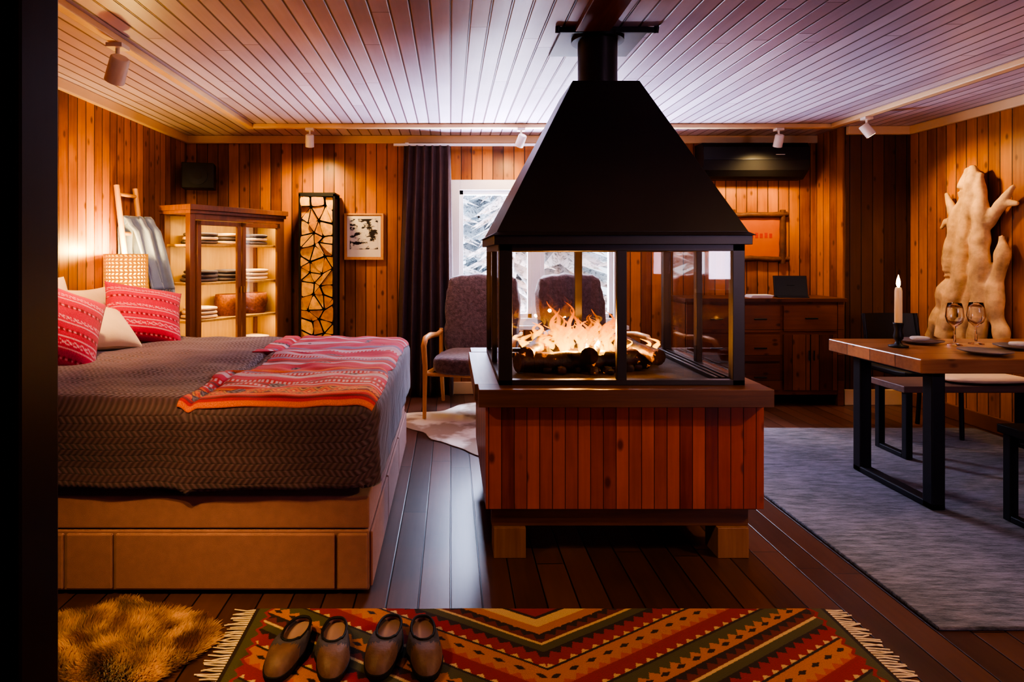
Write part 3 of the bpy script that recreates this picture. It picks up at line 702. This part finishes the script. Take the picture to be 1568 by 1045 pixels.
tb([(4.26, .62), (4.33, .80), (4.34, 1.0), (4.30, 1.15), (4.27, 1.28), (4.29, 1.38)], [.055, .055, .055, .05, .045, .02])
tb([(4.42, 1.05), (4.36, 1.12), (4.30, 1.2)], [.045, .04, .03])
tb([(4.42, 1.45), (4.34, 1.53), (4.26, 1.64), (4.19, 1.71)], [.05, .045, .035, .015])
tb([(4.30, 1.57), (4.24, 1.60), (4.16, 1.59)], [.035, .028, .014])
tb([(4.58, 1.45), (4.68, 1.55), (4.75, 1.66), (4.77, 1.72)], [.05, .04, .028, .014])
tb([(4.66, 1.5), (4.76, 1.50), (4.82, 1.45)], [.035, .025, .014])
tb([(4.70, 1.0), (4.55, 1.05), (4.42, 1.15)], [.07, .07, .05], .03)
b.v = [(min(3.822, 3.772+(x-3.745)*.8), y, z) for x, y, z in b.v]
o = b.done(); rm = o.modifiers.new('r', 'REMESH'); rm.mode = 'VOXEL'; rm.voxel_size = .009; rm.use_smooth_shade = True
sm = o.modifiers.new('s', 'SMOOTH'); sm.iterations = 2

# ------------------------------------------------------------------ kilim rug
kx0, kx1, ky0, ky1 = -.68, 1.31, 1.02, 2.20
NU, NV = 760, 420
b = MB('kilim_rug')
b.grid(lambda u, v: (kx0+(kx1-kx0)*u, ky0+(ky1-ky0)*v, .008+.0015*noise.noise(Vector((u*12, v*8, 0)))), NU, NV, M_vcol('kilim_weave', .95, 400, .4, .1), smooth=True)
m_fr = M_simple('fringe_cotton', S(216, 186, 150), .9, 0, .2, 30, 0)
for sd in (0, 1):
    for i in range(95):
        y = ky0+.01+(ky1-ky0-.02)*i/94; x = kx0 if sd == 0 else kx1; s_ = -1 if sd == 0 else 1
        b.tube([(x, y, .007), (x+s_*.03, y+random.uniform(-.004, .004), .006), (x+s_*random.uniform(.055, .08), y+random.uniform(-.012, .012), .004)], [.0035, .003, .0025], m_fr, 5)
o = b.done(loc=(0, 0, 0))
gxx = np.linspace(kx0, kx1, NU+1); gyy = np.linspace(ky0, ky1, NV+1); Xg, Yg = np.meshgrid(gxx, gyy)
pal = {k: np.array(S(*v)) for k, v in dict(r=(160, 32, 24), c=(220, 180, 130), g=(86, 78, 44), m=(200, 118, 38), d=(46, 22, 20), o=(196, 82, 32), b=(120, 38, 24)).items()}
xc = .29; ex = np.abs(Xg-xc); dy = 2.22-Yg
d = ex*.60+dy; e = ex*.85-dy*.52
p_ = .046; tri = np.abs(((e/p_) % 1)-.5)*2
seq = [('g', .035, 0), ('d', .008, 0), ('r', .05, 1), ('c', .018, 1), ('d', .010, 0), ('m', .06, 0), ('o', .026, 1), ('r', .044, 0), ('c', .018, 1), ('d', .010, 0), ('g', .03, 0), ('m', .06, 1), ('d', .010, 0), ('b', .036, 1), ('c', .012, 0)]
Pd = sum(s_[1] for s_ in seq); C = np.tile(pal['r'], (NV+1, NU+1, 1))
acc = 0.; dm = (d+.20) % Pd
for i, (k, w, ser) in enumerate(seq):
    off = tri*.026 if ser else 0
    C[dm > acc+off] = pal[k]; acc += w
inner = d < .155+tri*.02; C[inner] = pal['m']; C[(d < .13)] = pal['c']; C[(d < .085)] = pal['d']; C[(d < .07)] = pal['r']
dd = np.abs(((e/.07) % 1)-.5)*2
acc = 0
for k, w, ser in seq:
    if k == 'm':
        q = np.abs(dm-acc-w*.6)/(w*.3); C[(q+dd < .6) & (d > .17)] = pal['d']
    acc += w
for a, k in ((.045, 'r'), (.033, 'g'), (.012, 'd')):
    tr2 = np.abs(((Yg/.05) % 1)-.5)*2*.02 if a > .03 else 0
    C[(Xg < kx0+a+tr2) | (Xg > kx1-a-tr2)] = pal[k]
full = np.ones((len(o.data.vertices), 4), dtype=np.float32)*.6; full[:C.size//4] = C.reshape(-1, 4)
setcol(o, full)

# ------------------------------------------------------------------ slippers
m_shoe = M_simple('slipper_leather', S(112, 80, 68), .6, 0, .25, 20, .4, 80); m_in = M_simple('slipper_lining', S(164, 128, 122), .95, 0, .1); m_sole = M_simple('slipper_sole', S(26, 20, 22), .7)
m_felt = M_simple('slipper_felt', S(80, 70, 78), .9, 0, .2, 30, .5, 120)
def slipper(loc, rz, side):
    b = MB('slipper'); n = 36; L = .142
    def outl(a, k=1.):
        y = -math.cos(a)*L*k; sx = math.sin(a); sx = math.copysign(abs(sx)**.75, sx)
        w = (.053 if y < 0 else .053-.10*y)*k
        return (sx*w+side*.008*(1 if y < -.03 else 0), y)
    rings = [(0, .97, 0), (.010, 1.02, 0), (.020, 1.02, 0)]
    vs = [(*outl(2*pi*k/n, s_), z) for z, s_, _ in rings for k in range(n)]
    b.add(vs, [(i*n+k, i*n+(k+1) % n, (i+1)*n+(k+1) % n, (i+1)*n+k) for i in range(2) for k in range(n)]+[tuple(range(n))[::-1], tuple(range(2*n, 3*n))], m_sole, False)
    def rim(th):
        yy = -math.cos(th)*.078+.052
        sx = math.sin(th); sx = math.copysign(abs(sx)**.8, sx)
        return sx*.037, yy, .050+.006*math.cos(th)-(.0 if yy < 0 else .004)
    def up(u, v):
        th = 2*pi*u; x0, y0 = outl(th, .985); ox, oy, oz = rim(th)
        bul = math.sin(v*pi)
        s_ = v**1.5
        return (x0*(1-s_)+ox*s_, y0*(1-s_)+oy*s_, .018+(oz-.018)*math.sin(min(1, v*1.0)*pi/2)+(.012*bul if y0 < 0 else 0))
    k0 = len(b.f); b.grid(up, n, 10, m_shoe); fi = b.mi(m_felt)
    for k in range(k0, len(b.f)):
        if b.v[b.f[k][0]][1] > -.055: b.fm[k] = fi
    b.grid(lambda u, v: (rim(2*pi*u)[0]*(1+.12*v), .052+(rim(2*pi*u)[1]-.052)*(1+.05*v), rim(2*pi*u)[2]*(1-v)+.023*v), n, 4, m_in)
    b.add([(0, .052, .024)]+[(rim(2*pi*k/n)[0]*1.12, .052+(rim(2*pi*k/n)[1]-.052)*1.05, .024) for k in range(n)], [(0, 1+k, 1+(k+1) % n) for k in range(n)], m_in)
    b.tube([Vector(rim(2*pi*k/n))+Vector((0, 0, .001)) for k in range(n+1)], .0045, m_sole, 6)
    b.done(loc=loc, rotz=rz)
slipper((-.495, 1.945, .011), R(-5), -1); slipper((-.365, 1.94, .011), R(4), 1); slipper((-.20, 1.955, .011), R(-4), -1); slipper((-.085, 1.95, .011), R(4), 1)

# ------------------------------------------------------------------ fur rug
b = MB('sheepskin_rug'); n = 64; cx, cy = -1.10, 1.97
def rr_(a): return 1+.07*math.sin(3*a+1)+.05*math.sin(5*a)
m_fur = M_vcol('fur', .85, 30, 0, .3, dark=.05)
vs = [(cx, cy, .02)]+[(cx+.31*rr_(2*pi*k/n)*math.cos(2*pi*k/n), cy+.255*rr_(2*pi*k/n)*math.sin(2*pi*k/n), .004) for k in range(n)]
b.add(vs, [(0, 1+k, 1+(k+1) % n) for k in range(n)], m_fur)
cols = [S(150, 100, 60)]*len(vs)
vs = []; fs_ = []
for i in range(26000):
    a = random.uniform(0, 2*pi); q = math.sqrt(random.random()); r_ = q*rr_(a)
    x, y = cx+.31*r_*math.cos(a), cy+.25*r_*math.sin(a)
    nv = noise.noise(Vector((x*9, y*9, 0))); n2 = noise.noise(Vector((x*9, y*9, 9)))
    hz = random.uniform(.02, .045)*(1-.5*q**4); dx, dy_ = .03*n2+.022*math.cos(a)*q*1.2+random.gauss(0, .006), .03*nv+.018*math.sin(a)*q*1.4+random.gauss(0, .006)
    if y+dy_ > 2.275: dy_ = 2.275-y
    w = .0018; th = random.uniform(-.7, .7); k = len(vs); z0 = .006+.012*(1-q)
    vs += [(x-w*math.cos(th), y-w*math.sin(th), z0), (x+w*math.cos(th), y+w*math.sin(th), z0), (x+dx*.6, y+dy_*.6, z0+hz*.8), (x+dx, y+dy_, z0+hz)]
    fs_ += [(k, k+1, k+2), (k+1, k+3, k+2)]
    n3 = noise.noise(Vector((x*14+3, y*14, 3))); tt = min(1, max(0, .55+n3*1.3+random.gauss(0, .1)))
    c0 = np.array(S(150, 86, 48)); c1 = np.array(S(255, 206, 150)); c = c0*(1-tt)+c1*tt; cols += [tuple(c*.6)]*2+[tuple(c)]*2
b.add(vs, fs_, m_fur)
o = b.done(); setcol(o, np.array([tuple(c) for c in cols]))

# ------------------------------------------------------------------ lights
def mklight(name, typ, loc, energy, col, size=.05, target=None, angle=None, blend=.6, parent=None, rot=None):
    l = bpy.data.lights.new(name, typ); l.energy = energy; l.color = col
    if typ in ('POINT', 'SPOT'): l.shadow_soft_size = size
    if typ == 'AREA': l.shape = 'RECTANGLE'; l.size, l.size_y = size
    if angle: l.spot_size = R(angle); l.spot_blend = blend
    o = bpy.data.objects.new(name, l); COL.objects.link(o); o.location = loc
    if target is not None: o.rotation_euler = (Vector(target)-Vector(loc)).to_track_quat('-Z', 'Y').to_euler()
    if rot: o.rotation_euler = rot
    if parent: o.parent = parent; o.matrix_parent_inverse = parent.matrix_world.inverted()
    return o
m_lens = M_emit('bulb', (1, .72, .4, 1), 8.)
m_spotc = M_simple('spot_white', S(226, 212, 196), .4, 0, .05)
WARM = (1, .68, .28)
def track_spot(loc, target, energy, angle=95, col=WARM, s=1.):
    loc = Vector(loc); d = (Vector(target)-loc); d.normalize()
    b = MB('track_spotlight')
    b.box(-.03*s, .03*s, -.03*s, .03*s, H-.035-.02-loc.z, H-.035-loc.z, m_spotc)
    b.tube([(0, 0, H-.05-loc.z), (0, 0, .0)], .008*s, m_spotc, 8)
    b.tube([-d*.045*s, -d*.04*s, d*.055*s], [.028*s, .034*s, .036*s], m_spotc, 20)
    b.tube([d*.0551*s, d*.056*s], .028*s, m_lens, 16)
    o = b.done(loc=loc)
    bpy.context.view_layer.update()
    mklight('spot_bulb', 'SPOT', loc+d*.075*s, energy, col, .04, Vector(target), angle, .8, o)
zs = H-.13
track_spot((-1.635, 3.08, zs-.02), (-2.35, 3.75, 1.0), 130, 120, s=1.3)
track_spot((-1.0, 1.25, H-.15), (-1.08, 1.95, 0), 110, 50)  # extra out-of-view spot, off the track, added to brighten the sheepskin
track_spot((-1.15, 5.12, zs), (-1.25, 5.63, 1.0), 54, 140)
track_spot((.576, 5.12, zs), (.3, 5.63, 1.4), 20, 130)
track_spot((2.68, 5.12, zs), (2.7, 5.63, 1.1), 54, 140)
track_spot((3.12, 4.70, zs), (3.8, 4.45, 1.15), 46, 115)
track_spot((3.12, 3.0, zs), (3.3, 3.6, .6), 30, 100)
track_spot((3.12, 1.5, zs), (1.0, 2.5, .40), 165, 62)  # unseen spot added on the near track to light the fireplace front
track_spot((-1.635, 1.12, zs), (.4, 2.1, .1), 80, 80)  # unseen spot added on the near track to light the kilim
mklight('lamp_bulb', 'POINT', (-2.2, 4.25, 1.27), 40, (1, .62, .16), .04)
for q in ((.54, 2.95, .86), (.62, 3.02, .90), (.72, 2.98, .85)): mklight('fire_glow', 'POINT', q, 20, (1, .46, .12), .010)
mklight('candle_glow', 'POINT', (2.40, 3.36, TZ+.345), 12, (1, .6, .22), .006)
def lc_(x, y, z): return (-1.90+x*.5-y*.866, 4.57+x*.866+y*.5, z)
for z, en in ((1.50, 5), (1.30, 5), (1.01, 5), (.73, 4)): mklight('cabinet_strip', 'AREA', lc_(.47, .06, z), en*.9, (1, .72, .32), (.8, .03), rot=(R(18), 0, R(60)))
mklight('window_daylight', 'AREA', (.77, 6.9, 2.6), 900, (.62, .72, 1), (2.6, 1.2), (.5, 4.0, .2))
mklight('snow_bounce_fill', 'AREA', (.77, 6.25, .25), 1050, (.68, .73, 1), (2.4, .6), (.5, 3.6, 2.3))  # added lamp hidden below the sill, imitates snow light on the ceiling
s_ = bpy.data.lights.new('sun', 'SUN'); s_.energy = 2.; s_.angle = .2; so = bpy.data.objects.new('sun', s_); COL.objects.link(so); so.rotation_euler = (R(-35), R(-40), 0); so.location = (5, 12, 8)
mklight('rear_fill_light', 'AREA', (3.1, YF-.2, 1.5), 64, (.84, .60, .92), (1.3, 1.1), (1.4, 3.0, 1.6))  # lavender fill added behind the camera for ceiling and front faces

w = bpy.data.worlds.new('World'); sc.world = w; w.use_nodes = True
w.node_tree.nodes['Background'].inputs[0].default_value = (.68, .80, 1, 1); w.node_tree.nodes['Background'].inputs[1].default_value = 3.2

# ------------------------------------------------------------------ camera
cd = bpy.data.cameras.new('camera'); cam = bpy.data.objects.new('camera', cd); COL.objects.link(cam)
cam.location = (0, 0, 1.25); cam.rotation_euler = (pi/2, 0, 0); cd.sensor_width = 36; cd.lens = 36*960/1568
cd.shift_x = .06; cd.shift_y = -.0843; cd.clip_start = .02
sc.camera = cam
sc.view_settings.view_transform = 'AgX'; sc.view_settings.look = 'AgX - High Contrast'; sc.view_settings.exposure = .12
